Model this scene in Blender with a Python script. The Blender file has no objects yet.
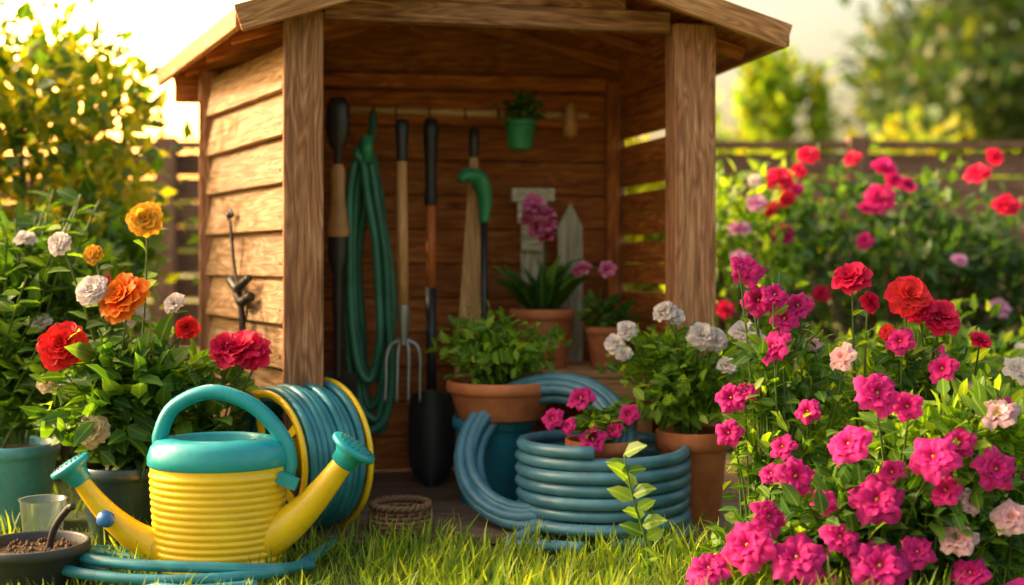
import bpy, math, numpy as np
from mathutils import Vector
rng=np.random.default_rng(11)
R=rng.uniform
def nrm(a):
    a=np.asarray(a,float); return a/np.maximum(np.linalg.norm(a,axis=-1,keepdims=True),1e-9)
# ---------------------------------------------------------------- mesh builder
class MB:
    def __init__(s): s.V=[];s.L=[];s.S=[];s.U=[];s.M=[];s.F=[];s.n=0
    def raw(s,V,L,S,U,m=0,smooth=True):
        V=np.asarray(V,float).reshape(-1,3);L=np.asarray(L,int).ravel();S=np.asarray(S,int).ravel()
        s.V.append(V);s.L.append(L+s.n);s.S.append(S);s.U.append(np.asarray(U,float).reshape(-1,2))
        s.M.append(np.broadcast_to(np.asarray(m,int),S.shape).copy());s.F.append(np.full(S.shape,smooth,bool));s.n+=len(V)
    def build(s,name,mats,parent=None,bevel=0,mods=None):
        me=bpy.data.meshes.new(name)
        V=np.concatenate(s.V);L=np.concatenate(s.L);S=np.concatenate(s.S);U=np.concatenate(s.U);M=np.concatenate(s.M);F=np.concatenate(s.F)
        me.vertices.add(len(V));me.vertices.foreach_set('co',V.ravel())
        me.loops.add(len(L));me.loops.foreach_set('vertex_index',L.astype(np.int32))
        me.polygons.add(len(S));me.polygons.foreach_set('loop_start',np.concatenate([[0],np.cumsum(S)[:-1]]).astype(np.int32))
        me.polygons.foreach_set('material_index',M.astype(np.int32));me.polygons.foreach_set('use_smooth',F)
        me.uv_layers.new(name='UVMap').data.foreach_set('uv',U.ravel())
        me.update(calc_edges=True);me.validate()
        for m in mats: me.materials.append(m)
        o=bpy.data.objects.new(name,me);bpy.context.scene.collection.objects.link(o)
        if parent: o.parent=parent
        if bevel:
            b=o.modifiers.new('bevel','BEVEL');b.width=bevel;b.segments=2;b.limit_method='ANGLE';b.angle_limit=math.radians(40)
        return o
def group(name):
    e=bpy.data.objects.new(name,None);e.empty_display_size=.1;bpy.context.scene.collection.objects.link(e);return e
def prism(B,b,t,m=0):
    """b,t: 4 bottom and 4 top corners; length axis is 0->1"""
    V=np.array(list(b)+list(t),float)
    F=[(3,2,1,0),(4,5,6,7),(0,1,5,4),(2,3,7,6),(1,2,6,5),(3,0,4,7)]
    o=R(0,50,2);Ln=np.linalg.norm(V[1]-V[0]);W=np.linalg.norm(V[3]-V[0]);T=np.linalg.norm(V[4]-V[0])
    p={0:(0,0,0),1:(Ln,0,0),2:(Ln,W,0),3:(0,W,0),4:(0,0,T),5:(Ln,0,T),6:(Ln,W,T),7:(0,W,T)}
    U=[]
    for k,f in enumerate(F):
        for i in f:
            x,y,z=p[i]
            if k<2: U.append((x+o[0],y+o[1]))
            elif k<4: U.append((x+o[0],z+o[1]+W))
            else: U.append((z*.1+o[0],y+o[1]))
    B.raw(V,[i for f in F for i in f],[4]*6,U,m,False)
def board(B,p0,p1,w,t,wd,m=0):
    p0=np.array(p0,float);p1=np.array(p1,float);x=nrm(p1-p0);wd=np.array(wd,float);y=nrm(wd-x*np.dot(wd,x));z=np.cross(x,y)
    a=p0-y*w/2-z*t/2;b=p1-y*w/2-z*t/2;c=p1+y*w/2-z*t/2;d=p0+y*w/2-z*t/2
    prism(B,[a,b,c,d],[q+z*t for q in (a,b,c,d)],m)
def tube(B,P,r,seg=8,m=0,caps=True,flat=1.0):
    P=np.asarray(P,float);n=len(P);r=np.broadcast_to(np.asarray(r,float),(n,))
    T=nrm(np.gradient(P,axis=0));ref=np.array([0,0,1.]) if abs(T[0][2])<.9 else np.array([1.,0,0])
    u=nrm(np.cross(T[0],ref));Us=[u]
    for i in range(1,n):
        u=Us[-1]-T[i]*np.dot(Us[-1],T[i]);Us.append(nrm(u))
    Us=np.array(Us);W=np.cross(T,Us);a=np.linspace(0,2*np.pi,seg,endpoint=False)
    V=P[:,None]+r[:,None,None]*(np.cos(a)[None,:,None]*Us[:,None]+flat*np.sin(a)[None,:,None]*W[:,None])
    ln=np.concatenate([[0],np.cumsum(np.linalg.norm(np.diff(P,axis=0),axis=1))])
    i=np.arange(n-1)[:,None];j=np.arange(seg)[None];jn=(j+1)%seg
    Q=np.stack([i*seg+j,i*seg+jn,(i+1)*seg+jn,(i+1)*seg+j],-1).reshape(-1,4)
    Uq=np.stack([np.stack([ln[i]+0*j,(j+0*i)/seg],-1),np.stack([ln[i]+0*j,(j+1+0*i)/seg],-1),np.stack([ln[i+1]+0*j,(j+1+0*i)/seg],-1),np.stack([ln[i+1]+0*j,(j+0*i)/seg],-1)],2).reshape(-1,2)
    L=list(Q.ravel());S=[4]*len(Q);U=list(map(tuple,Uq))
    if caps:
        L+=list(range(seg-1,-1,-1))+list(range((n-1)*seg,n*seg));S+=[seg,seg];U+=[(0,0)]*(2*seg)
    B.raw(V.reshape(-1,3),L,S,U,m,True)
def lathe(B,prof,c,seg=32,m=0,ax=None,sy=1.0,mseg=None):
    """prof list (r,z); ax 3x3 rows x,y,z"""
    ax=np.eye(3) if ax is None else np.asarray(ax,float)
    pr=np.array(prof,float);n=len(pr);a=np.linspace(0,2*np.pi,seg,endpoint=False)
    V=np.array(c)+pr[:,0][:,None,None]*(np.cos(a)[None,:,None]*ax[0]+sy*np.sin(a)[None,:,None]*ax[1])+pr[:,1][:,None,None]*ax[2]
    ln=np.concatenate([[0],np.cumsum(np.linalg.norm(np.diff(pr,axis=0),axis=1))])
    L=[];S=[];U=[];M=[]
    for i in range(n-1):
        for j in range(seg):
            k=(j+1)%seg
            L+=[i*seg+j,i*seg+k,(i+1)*seg+k,(i+1)*seg+j];S.append(4)
            U+=[(j/seg,ln[i]),((j+1)/seg,ln[i]),((j+1)/seg,ln[i+1]),(j/seg,ln[i+1])];M.append(m if mseg is None else mseg[i])
    B.raw(V.reshape(-1,3),L,S,U,np.array(M),True)
def axes(z,hint=(0,0,1)):
    z=nrm(z);h=np.array(hint,float)
    if abs(np.dot(z,h))>.95:h=np.array([1.,0,0])
    x=nrm(np.cross(h,z));y=np.cross(z,x);return np.array([x,y,z])
def bez(p0,p1,p2,n):
    t=np.linspace(0,1,n)[:,None];p0,p1,p2=map(lambda q:np.array(q,float),(p0,p1,p2))
    return (1-t)**2*p0+2*t*(1-t)*p1+t*t*p2
def smoothpath(pts,n=12):
    pts=np.array(pts,float);P=np.vstack([2*pts[0]-pts[1],pts,2*pts[-1]-pts[-2]]);out=[]
    for i in range(1,len(P)-2):
        for t in np.linspace(0,1,n,endpoint=False):
            a,b,c,d=P[i-1:i+3];out.append(.5*((2*b)+(-a+c)*t+(2*a-5*b+4*c-d)*t*t+(-a+3*b-3*c+d)*t**3))
    out.append(pts[-1]);return np.array(out)
# instanced small templates --------------------------------------------------
def inst(B,T,P,D,N,S,m=0,W=None,smooth=True):
    TV,TL,TS,TU=T;P=np.asarray(P,float);X=nrm(D);Y=nrm(np.cross(N,X));Z=np.cross(X,Y);n=len(P)
    S=np.broadcast_to(np.asarray(S,float),(n,));W=S if W is None else np.asarray(W)*S
    V=P[:,None]+TV[None,:,0:1]*(X*S[:,None])[:,None]+TV[None,:,1:2]*(Y*W[:,None])[:,None]+TV[None,:,2:3]*(Z*S[:,None])[:,None]
    L=(TL[None]+(np.arange(n)*len(TV))[:,None]).ravel()
    mm=np.repeat(np.broadcast_to(np.asarray(m,int),(n,)),len(TS))
    B.raw(V.reshape(-1,3),L,np.tile(TS,n),np.tile(TU[TL],(n,1)),mm,smooth)
def tmpl(V,F,U=None):
    V=np.array(V,float);L=np.array([i for f in F for i in f]);S=np.array([len(f) for f in F])
    U=V[:,:2]*[1,1]+[0,.5] if U is None else np.array(U,float);return (V,L,S,U)
LEAF=tmpl([(0,0,0),(.3,.26,.06),(.68,.21,.03),(1,0,-.14),(.3,-.26,.06),(.68,-.21,.03),(.33,0,0),(.68,0,-.03)],
 [(0,6,1),(6,7,2,1),(7,3,2),(0,4,6),(4,5,7,6),(5,3,7)])
LEAF2=tmpl([(0,0,0),(.45,.30,.05),(1,0,-.1),(.45,-.30,.05)],[(0,2,1),(0,3,2)])
BLADE=tmpl([(0,.5,0),(0,-.5,0),(.4,.42,.03),(.4,-.42,.03),(.75,.28,.14),(.75,-.28,.14),(1,0,.3)],[(0,1,3,2),(2,3,5,4),(4,5,6)])
def petal(rs):
    g=np.random.default_rng(rs);xs=[0,.3,.65,.9,1.02];ws=[.07,.25,.42,.36,.2];V=[];U=[]
    for i,(x,w) in enumerate(zip(xs,ws)):
        for j,c in enumerate((-1,-.5,0,.5,1)):
            V.append((x-(.06*abs(c) if i>=3 else 0)+g.uniform(-.03,.03)*(i>2),w*c,.12*c*c*min(1,x*2)-.22*x*x+g.uniform(-.07,.07)*(i>1)));U.append((x,j/4))
    F=[(i*5+j,(i+1)*5+j,(i+1)*5+j+1,i*5+j+1) for i in range(4) for j in range(4)]
    return tmpl(V,F,U)
PET=[petal(k) for k in range(5)]
def dahlia(B,pos,nor,rad,m,layers=((9,84,1.),(9,66,.92),(8,48,.78),(6,28,.62),(4,10,.45))):
    A=axes(nrm(nor));
    for (n,tilt,l) in layers:
        off=R(0,6.28)
        for k in range(n):
            a=off+k*2*np.pi/n+R(-.15,.15);t=math.radians(tilt+R(-9,9));rd=A[0]*math.cos(a)+A[1]*math.sin(a)
            d=rd*math.sin(t)+A[2]*math.cos(t);nn=-rd*math.cos(t)+A[2]*math.sin(t)
            inst(B,PET[rng.integers(5)],[np.array(pos)+d*rad*.06],[d],[nn],[rad*l*R(.88,1.08)],m)
def petunia(B,pos,nor,rad,m,mc,layers=2):
    A=axes(nrm(nor));pos=np.array(pos);seg=40;th=np.linspace(0,2*np.pi,seg,endpoint=False)
    for ly in range(layers):
        sc=1-.28*ly;ph=R(0,6.28,4);rr=np.array([.04,.16,.38,.62,.84,1.0]);zz=np.array([-.45,-.12,.08,.14,.1,-.04])+ly*.16+.0
        zz=zz+np.array([0,0,.02,.06,.12,.2])*ly
        V=[];U=[]
        for i,(r0,z0) in enumerate(zip(rr,zz)):
            lob=1-.16*(i/5)**2*(1-np.abs(np.cos(2.5*(th)+ph[0])))**.7*1.6
            ruf=(i/5)**2*(.10*np.sin(9*th+ph[1])+.07*np.sin(14*th+ph[2])+.07*np.sin(4*th+ph[3]))
            r=r0*lob*(1+.05*np.sin(13*th+ph[2])*(i/5));x=r*np.cos(th);y=r*np.sin(th);z=z0+ruf
            V.append(pos+rad*sc*(x[:,None]*A[0]+y[:,None]*A[1]+z[:,None]*A[2]));U+= [(r0,t/6.28) for t in th]
        U=np.array(U);L=[];M=[]
        for i in range(5):
            for j in range(seg):
                k=(j+1)%seg;L+=[i*seg+j,i*seg+k,(i+1)*seg+k,(i+1)*seg+j];M.append(m)
        L=np.array(L);B.raw(np.concatenate(V),L,[4]*(5*seg),U[L],np.array(M),True)
    lathe(B,[(.001,-.3*rad),(.07*rad,-.2*rad),(.06*rad,.12*rad),(.001,.17*rad)],pos,8,mc,A)
class Bag:
    def __init__(s): s.P=[];s.D=[];s.N=[];s.S=[];s.M=[]
    def add(s,p,d,n,z,m=0): s.P.append(p);s.D.append(d);s.N.append(n);s.S.append(z);s.M.append(m)
    def many(s,P,D,N,S,m=0):
        for q in zip(P,D,N,S): s.add(*q,m)
    def flush(s,B,T=LEAF,W=None):
        if s.P: inst(B,T,np.array(s.P),np.array(s.D),np.array(s.N),np.array(s.S),np.array(s.M),W)
def stem(B,bag,p0,p1,r=.004,nleaf=10,ls=.06,ms=0,ml=1,t0=.2,curve=.35,seg=6):
    p0=np.array(p0,float);p1=np.array(p1,float);ln=np.linalg.norm(p1-p0)
    mid=p0+(p1-p0)*[.25,.25,.6]+R(-.06,.06,3)*ln
    P=bez(p0,mid,p1,10);tube(B,P,np.linspace(r,r*.6,10),seg,ms,False)
    for k in range(nleaf):
        t=t0+(1-t0)*(k+R(0,.8))/nleaf*.97;q=(1-t)**2*p0+2*t*(1-t)*mid+t*t*p1
        a=k*2.4+R(-.4,.4);d=np.array([math.cos(a),math.sin(a),R(-.1,.65)])
        bag.add(q,d,nrm(rng.normal(size=3)*.35+[-.1,-.35,.8]),ls*R(.65,1.25)*(1.1-.35*t),ml)
def cloud(bag,c,rad,n,ls,k=30,sig=.22,m=0,shell=.55):
    c=np.array(c,float);rad=np.array(rad,float)
    u=nrm(rng.normal(size=(k,3)));cl=u*(shell+(1-shell)*R(0,1,(k,1))**.7)
    i=rng.integers(0,k,n);q=cl[i]+rng.normal(size=(n,3))*sig*np.minimum(1,1.0)
    P=c+q*rad;P[:,2]=np.maximum(P[:,2],.02)
    out=nrm(q);D=nrm(out*.6+rng.normal(size=(n,3))*.55+[0,0,.15]);N=nrm(rng.normal(size=(n,3))*.5+out*.4+[0,-.15,.7])
    bag.many(P,D,N,ls*R(.6,1.25,n),m);return c+cl*rad
# ---------------------------------------------------------------- materials
def mat(name):
    m=bpy.data.materials.new(name);m.use_nodes=True;nt=m.node_tree;return m,nt,nt.nodes['Principled BSDF']
def nd(nt,t,**k):
    n=nt.nodes.new(t)
    for a,b in k.items(): setattr(n,a,b)
    return n
def ramp(nt,stops,fac):
    r=nd(nt,'ShaderNodeValToRGB');e=r.color_ramp.elements
    while len(e)<len(stops): e.new(.5)
    for i,(p,c) in enumerate(stops): e[i].position=p;e[i].color=(*c,1)
    nt.links.new(fac,r.inputs[0]);return r.outputs[0]
def noise(nt,scale,detail=2,vec=None,rough=.55,dist=0):
    n=nd(nt,'ShaderNodeTexNoise');n.inputs['Scale'].default_value=scale;n.inputs['Detail'].default_value=detail;n.inputs['Roughness'].default_value=rough;n.inputs['Distortion'].default_value=dist
    if vec is not None: nt.links.new(vec,n.inputs['Vector'])
    return n.outputs[0]
def mixc(nt,a,b,f,mode='MIX'):
    n=nd(nt,'ShaderNodeMix',data_type='RGBA',blend_type=mode)
    for s,v in ((0,f),(6,a),(7,b)):
        if isinstance(v,(int,float)): n.inputs[s].default_value=v
        elif isinstance(v,tuple): n.inputs[s].default_value=(*v,1)
        else: nt.links.new(v,n.inputs[s])
    return n.outputs[2]
def bump(nt,bs,h,st,dist=.01):
    b=nd(nt,'ShaderNodeBump');b.inputs['Strength'].default_value=st;b.inputs['Distance'].default_value=dist
    nt.links.new(h,b.inputs['Height']);nt.links.new(b.outputs[0],bs.inputs['Normal'])
def leafm(name,c0,c1,c2,trans=.4,tc=None,rough=.5,spec=.35,rib=True):
    m,nt,bs=mat(name);g=nd(nt,'ShaderNodeNewGeometry')
    c=ramp(nt,[(0,c0),(.55,c1),(1,c2)],g.outputs['Random Per Island'])
    if rib:
        uv=nd(nt,'ShaderNodeUVMap');sx=nd(nt,'ShaderNodeSeparateXYZ');nt.links.new(uv.outputs[0],sx.inputs[0])
        f=ramp(nt,[(.455,(0,0,0)),(.5,(.45,.45,.45)),(.545,(0,0,0))],sx.outputs[1]);c=mixc(nt,c,tuple(min(1,x*1.8+.02) for x in c2),f)
    nt.links.new(c,bs.inputs['Base Color']);bs.inputs['Roughness'].default_value=rough;bs.inputs['Specular IOR Level'].default_value=spec
    t=nd(nt,'ShaderNodeBsdfTranslucent');t2=mixc(nt,c,tc or (2.4,2.2,.5),1.0,'MULTIPLY');nt.links.new(t2,t.inputs[0])
    mx=nd(nt,'ShaderNodeMixShader');mx.inputs[0].default_value=trans;nt.links.new(bs.outputs[0],mx.inputs[1]);nt.links.new(t.outputs[0],mx.inputs[2])
    nt.links.new(mx.outputs[0],nt.nodes['Material Output'].inputs[0]);return m
def petm(name,cin,cmid,cout,trans=.45):
    m,nt,bs=mat(name);uv=nd(nt,'ShaderNodeUVMap');sx=nd(nt,'ShaderNodeSeparateXYZ');nt.links.new(uv.outputs[0],sx.inputs[0])
    g=nd(nt,'ShaderNodeNewGeometry')
    c=ramp(nt,[(.02,cin),(.45,cmid),(1,cout)],sx.outputs[0])
    v=ramp(nt,[(0,(.70,.66,.72)),(1,(1.12,1.08,1.08))],g.outputs['Random Per Island']);c=mixc(nt,c,v,1.0,'MULTIPLY')
    mp=nd(nt,'ShaderNodeMapping');mp.inputs['Scale'].default_value=(1.5,26,1);nt.links.new(uv.outputs[0],mp.inputs[0])
    z=noise(nt,3,1,mp.outputs[0]);c=mixc(nt,c,ramp(nt,[(.3,(.66,.6,.66)),(.65,(1.1,1.1,1.1))],z),.8,'MULTIPLY')
    nt.links.new(c,bs.inputs['Base Color']);bs.inputs['Roughness'].default_value=.6;bs.inputs['Specular IOR Level'].default_value=.2
    t=nd(nt,'ShaderNodeBsdfTranslucent');nt.links.new(c,t.inputs[0])
    mx=nd(nt,'ShaderNodeMixShader');mx.inputs[0].default_value=trans;nt.links.new(bs.outputs[0],mx.inputs[1]);nt.links.new(t.outputs[0],mx.inputs[2])
    nt.links.new(mx.outputs[0],nt.nodes['Material Output'].inputs[0]);return m
def woodm(name,dk,md,lt,rough=.65,bs_=.5,knots=True):
    m,nt,bs=mat(name);uv=nd(nt,'ShaderNodeUVMap');g=nd(nt,'ShaderNodeNewGeometry')
    mp=nd(nt,'ShaderNodeMapping');mp.inputs['Scale'].default_value=(1.6,26,1);nt.links.new(uv.outputs[0],mp.inputs[0])
    z=noise(nt,3.2,4,mp.outputs[0],.62,.6)
    mp2=nd(nt,'ShaderNodeMapping');mp2.inputs['Scale'].default_value=(.9,7,1);nt.links.new(uv.outputs[0],mp2.inputs[0])
    z2=noise(nt,2.2,1,mp2.outputs[0],.5,1.0)
    w=nd(nt,'ShaderNodeMath',operation='PINGPONG');mu=nd(nt,'ShaderNodeMath',operation='MULTIPLY');nt.links.new(z2,mu.inputs[0]);mu.inputs[1].default_value=9
    nt.links.new(mu.outputs[0],w.inputs[0]);w.inputs[1].default_value=.5
    c=ramp(nt,[(.28,dk),(.5,md),(.72,lt)],z)
    c=mixc(nt,c,ramp(nt,[(0,(.50,.42,.36)),(.5,(1.15,1.12,1.1))],w.outputs[0]),.75,'MULTIPLY')
    if knots:
        vo=nd(nt,'ShaderNodeTexVoronoi');mp3=nd(nt,'ShaderNodeMapping');mp3.inputs['Scale'].default_value=(2.4,5.5,1);nt.links.new(uv.outputs[0],mp3.inputs[0]);nt.links.new(mp3.outputs[0],vo.inputs['Vector']);vo.inputs['Scale'].default_value=1
        c=mixc(nt,c,ramp(nt,[(.03,(.3,.22,.16)),(.09,(.8,.72,.65)),(.14,(1,1,1))],vo.outputs['Distance']),1.0,'MULTIPLY')
    c=mixc(nt,c,ramp(nt,[(0,(.70,.68,.65)),(1,(1.2,1.18,1.15))],g.outputs['Random Per Island']),1.0,'MULTIPLY')
    nt.links.new(c,bs.inputs['Base Color']);bs.inputs['Roughness'].default_value=rough;bs.inputs['Specular IOR Level'].default_value=.3
    bump(nt,bs,z,bs_,.004);return m
def plas(name,c,rough=.35,c2=None,nscale=8,spec=.5,coat=0,bst=.05,metal=0):
    m,nt,bs=mat(name);o=nd(nt,'ShaderNodeTexCoord');z=noise(nt,nscale,3,o.outputs['Object'],.6)
    c2=c2 or tuple(x*.72 for x in c)
    nt.links.new(ramp(nt,[(.3,c2),(.62,c)],z),bs.inputs['Base Color'])
    z2=noise(nt,nscale*9,2,o.outputs['Object']);nt.links.new(ramp(nt,[(.3,(rough*.8,)*3),(.7,(min(1,rough*1.35),)*3)],z2),bs.inputs['Roughness'])
    bs.inputs['Specular IOR Level'].default_value=spec;bs.inputs['Coat Weight'].default_value=coat;bs.inputs['Metallic'].default_value=metal
    bump(nt,bs,z2,bst,.003);return m
def hosem(name,c,c2):
    m,nt,bs=mat(name);uv=nd(nt,'ShaderNodeUVMap');o=nd(nt,'ShaderNodeTexCoord')
    z=noise(nt,14,3,o.outputs['Object']);col=ramp(nt,[(.35,c2),(.62,c)],z)
    sx=nd(nt,'ShaderNodeSeparateXYZ');nt.links.new(uv.outputs[0],sx.inputs[0])
    st=ramp(nt,[(0,(1.5,1.5,1.4)),(.06,(1,1,1)),(.94,(1,1,1)),(1,(1.5,1.5,1.4))],sx.outputs[1]);col=mixc(nt,col,st,.8,'MULTIPLY')
    nt.links.new(col,bs.inputs['Base Color']);bs.inputs['Roughness'].default_value=.36;bs.inputs['Specular IOR Level'].default_value=.5
    return m

M_post=woodm('post_wood',(.20,.08,.038),(.41,.19,.095),(.60,.35,.20))
M_clad=woodm('cladding_wood',(.22,.12,.055),(.42,.26,.13),(.60,.41,.24))
M_in=woodm('interior_wood',(.27,.07,.014),(.53,.17,.035),(.73,.29,.075))
M_roof=woodm('roof_wood',(.26,.11,.04),(.48,.24,.10),(.64,.37,.19))
M_deck=woodm('deck_wood',(.11,.07,.05),(.22,.15,.11),(.34,.24,.18))
M_fence=woodm('fence_wood',(.13,.07,.055),(.24,.14,.105),(.34,.21,.16),.8,.3,False)
M_handle=woodm('handle_wood',(.45,.20,.07),(.66,.36,.15),(.78,.48,.24),.4,.3,False)
M_rail=woodm('pale_dowel_wood',(.60,.36,.18),(.76,.52,.30),(.84,.64,.42),.5,.2,False)
M_red=woodm('red_handle_wood',(.38,.08,.025),(.60,.17,.05),(.70,.25,.08),.4,.3,False)
M_pale=woodm('pale_painted_wood',(.42,.42,.34),(.60,.60,.50),(.70,.70,.62),.7,.3,False)
M_black=plas('black_grip',(.022,.022,.025),.42)
M_steel=plas('dark_steel',(.06,.055,.055),.38,metal=.6)
M_iron=plas('grey_steel',(.36,.36,.35),.4,metal=.7)
M_yel=plas('yellow_plastic',(.88,.57,.012),.32,(.80,.48,.01),coat=.15)
M_teal=plas('teal_plastic',(.012,.33,.37),.32,(.010,.27,.31),coat=.15)
M_blue=plas('blue_plastic',(.02,.14,.42),.35)
M_bucket=plas('turquoise_pot',(.025,.24,.36),.4)
M_pottl=plas('light_blue_glazed_pot',(.10,.38,.48),.3,coat=.4)
M_navy=plas('navy_pot',(.02,.055,.085),.35,coat=.3)
M_dkpot=plas('charcoal_pot',(.035,.04,.045),.5)
M_terra=plas('terracotta',(.56,.19,.08),.85,(.40,.12,.05),14,.2,0,.4)
M_green=plas('green_enamel',(.03,.28,.12),.35)
M_soil=plas('soil',(.08,.05,.03),.95,(.03,.018,.012),60,.1,0,1.0)
M_hoseT=hosem('teal_hose',(.035,.23,.28),(.02,.16,.20))
M_hoseB=hosem('blue_hose',(.075,.21,.29),(.045,.15,.215))
M_hoseG=hosem('green_hose',(.04,.20,.13),(.025,.14,.09))
M_wick=woodm('wicker',(.14,.075,.04),(.30,.17,.09),(.44,.27,.15))
M_bark=plas('bark',(.16,.10,.07),.9,(.07,.045,.03),30,.1,0,.5)
M_stem=leafm('stem_green',(.06,.11,.02),(.09,.16,.03),(.13,.20,.04),.15,rib=False)
M_leaf=leafm('leaf_mid',(.025,.075,.012),(.05,.135,.018),(.12,.23,.025),.42)
M_leafL=leafm('leaf_light',(.07,.16,.016),(.14,.26,.024),(.26,.38,.036),.5)
M_leafY=leafm('leaf_sunlit_yellow',(.09,.15,.012),(.20,.26,.02),(.42,.40,.025),.55,(2.3,1.9,.35),rib=False)
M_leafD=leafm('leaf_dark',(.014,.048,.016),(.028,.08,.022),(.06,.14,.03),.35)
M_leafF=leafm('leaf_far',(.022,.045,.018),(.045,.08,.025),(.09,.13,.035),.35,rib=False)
M_grass=leafm('grass_blade',(.08,.16,.018),(.17,.28,.026),(.38,.43,.055),.5,(2.1,1.9,.5),rib=False)
P_mag=petm('magenta_petal',(.36,.004,.10),(.70,.010,.22),(.82,.05,.34))
P_pink=petm('pink_petal',(.65,.05,.22),(.82,.15,.40),(.90,.36,.56))
P_pale=petm('pale_pink_petal',(.75,.18,.28),(.88,.46,.50),(.92,.70,.70))
P_red=petm('red_petal',(.55,.005,.01),(.80,.012,.015),(.88,.035,.03))
P_crim=petm('crimson_petal',(.50,.004,.03),(.76,.010,.075),(.86,.03,.14))
P_or=petm('orange_petal',(.75,.35,.02),(.85,.07,.01),(.94,.33,.02))
P_yor=petm('yellow_orange_petal',(.80,.20,.01),(.90,.40,.02),(.94,.60,.05))
P_ror=petm('red_orange_petal',(.92,.45,.02),(.90,.10,.03),(.88,.03,.08))
P_wh=petm('white_petal',(.75,.66,.38),(.88,.84,.72),(.92,.90,.85))
P_cr=petm('cream_petal',(.75,.50,.12),(.88,.72,.36),(.92,.82,.54))
P_lil=petm('lilac_petal',(.50,.10,.38),(.70,.28,.58),(.82,.50,.74))
P_ctr=plas('flower_centre',(.75,.55,.08),.7)
M_gr,nt,bs=mat('ground_soil_grass');o=nd(nt,'ShaderNodeTexCoord')
z=noise(nt,1.3,4,o.outputs['Object']);z2=noise(nt,45,3,o.outputs['Object'])
c=mixc(nt,ramp(nt,[(.35,(.05,.065,.02)),(.6,(.11,.16,.025))],z),ramp(nt,[(.3,(.5,.45,.4)),(.7,(1.2,1.2,1.1))],z2),1.0,'MULTIPLY')
nt.links.new(c,bs.inputs['Base Color']);bs.inputs['Roughness'].default_value=.95;bump(nt,bs,z2,.8,.02)

# ================================================================ SETTING
B=MB();n=60;xs=np.concatenate([[-300],np.linspace(-8,8,n),[300]]);ys=np.concatenate([[-60],np.linspace(-2,12,n),[500]])
X,Y=np.meshgrid(xs,ys);Z=.006*np.sin(X*5.1+1)*np.sin(Y*4.3)-.008
k=len(xs);V=np.stack([X,Y,Z],-1).reshape(-1,3);i,j=np.meshgrid(np.arange(len(ys)-1),np.arange(k-1),indexing='ij')
Q=np.stack([i*k+j,i*k+j+1,(i+1)*k+j+1,(i+1)*k+j],-1).reshape(-1);B.raw(V,Q,[4]*(len(Q)//4),V[Q][:,:2],0);B.build('ground',[M_gr])
B=MB();n=22000;P=np.stack([R(-2.4,2.4,n),R(2.3,3.42,n)+0,np.zeros(n)-.005],-1)
P[:,1]+=.06*np.sin(P[:,0]*6)
tn=(np.sin(P[:,0]*9+P[:,1]*5)+np.sin(P[:,0]*23-P[:,1]*17))*.18+1
D=nrm(np.stack([rng.normal(0,.36,n)+.08,rng.normal(0,.36,n),np.ones(n)],-1));N=nrm(rng.normal(size=(n,3))*[1,1,.1])
near=np.where((P[:,0]<-.35)&(P[:,0]>-1.3)&(P[:,1]<3.05),.6,1.0)
inst(B,BLADE,P,D,N,(.03+.085*R(0,1,n)**1.6)*tn*near,0,R(.045,.09,n));
n=7000;P=np.stack([R(-5,5,n),R(3.4,6.5,n),np.zeros(n)],-1);P=P[(P[:,0]<-1.35)|(P[:,0]>.95)];n=len(P)
inst(B,BLADE,P,nrm(rng.normal(size=(n,3))*.3+[0,0,1]),nrm(rng.normal(size=(n,3))*[1,1,.1]),R(.04,.1,n),0,R(.08,.14,n));B.build('grass_lawn',[M_grass])
B=MB();y=3.44
while y<4.7:
    board(B,(-1.25+R(-.02,.02),y+.05,.012),(.92+R(-.02,.02),y+.05,.012),.094,.024,(0,1,0));y+=.101
B.build('wooden_deck',[M_deck],bevel=.002)

# ================================================================ SHED
SH=group('garden_shed')
u=nrm([1.197,.25,0])
B=MB()
board(B,(-.627,3.6,.02),(-.627,3.6,1.555),.118,.10,u,0)
board(B,(.572,3.85,.02),(.572,3.85,1.565),.138,.10,u,0)
board(B,(-1.10,4.36,.02),(-1.10,4.36,1.50),.07,.07,u,0);board(B,(.40,4.62,.02),(.40,4.62,1.50),.06,.06,u,0)
B.build('posts',[M_post],SH,bevel=.006)
B=MB()
board(B,(-.567,3.615,1.572),(.50,3.838,1.572),.065,.05,(0,0,1),0)
for s in range(4):board(B,(-.42+s*.10,3.64+s*.02,1.634+s*.056),(.36-s*.10,3.81-s*.02,1.634+s*.056),.055,.018,(0,0,1),0)
B.build('header_beam_and_gable',[M_post],SH,bevel=.004)
a=np.array([-.678,3.655]);c=np.array([-1.115,4.385]);no=nrm([-.86,-.51,0])
B=MB()
for k in range(10):
    z=.12+k*.143;off=R(-.004,.004)
    board(B,(a[0]+no[0]*off,a[1]+no[1]*off,z+R(-.004,.004)),(c[0],c[1],z+R(-.004,.004)),.146,.02,np.array([0,0,1.])-no*.18,0)
B.build('left_wall_cladding',[M_clad],SH,bevel=.004)
B=MB()
for k in range(11): board(B,(a[0]+.04,a[1]+.03,.1+k*.13),(c[0]+.05,c[1]-.0,.1+k*.13),.1285,.01,(0,0,1),0)
c2=np.array([-1.09,4.43]);d2=np.array([.42,4.655])
for k in range(11):
    z=.09+k*.13
    board(B,(c2[0],c2[1]+R(-.003,.003),z),(d2[0],d2[1]+R(-.003,.003),z),.1255,.018,(0,0,1),0)
g5=[(-1.245,4.425,1.40),(.645,4.705,1.40),(.645,4.705,1.515),(-.335,4.56,1.775),(-1.245,4.425,1.515)]
V=[p for p in g5]+[(p[0],p[1]+.014,p[2]) for p in g5]
F=[(0,1,2,3,4),(9,8,7,6,5)]+[(i,i+5,(i+1)%5+5,(i+1)%5) for i in range(5)]
B.raw(V,[i for f in F for i in f],[len(f) for f in F],[(V[i][0],V[i][2]) for f in F for i in f],0,False)
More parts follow.
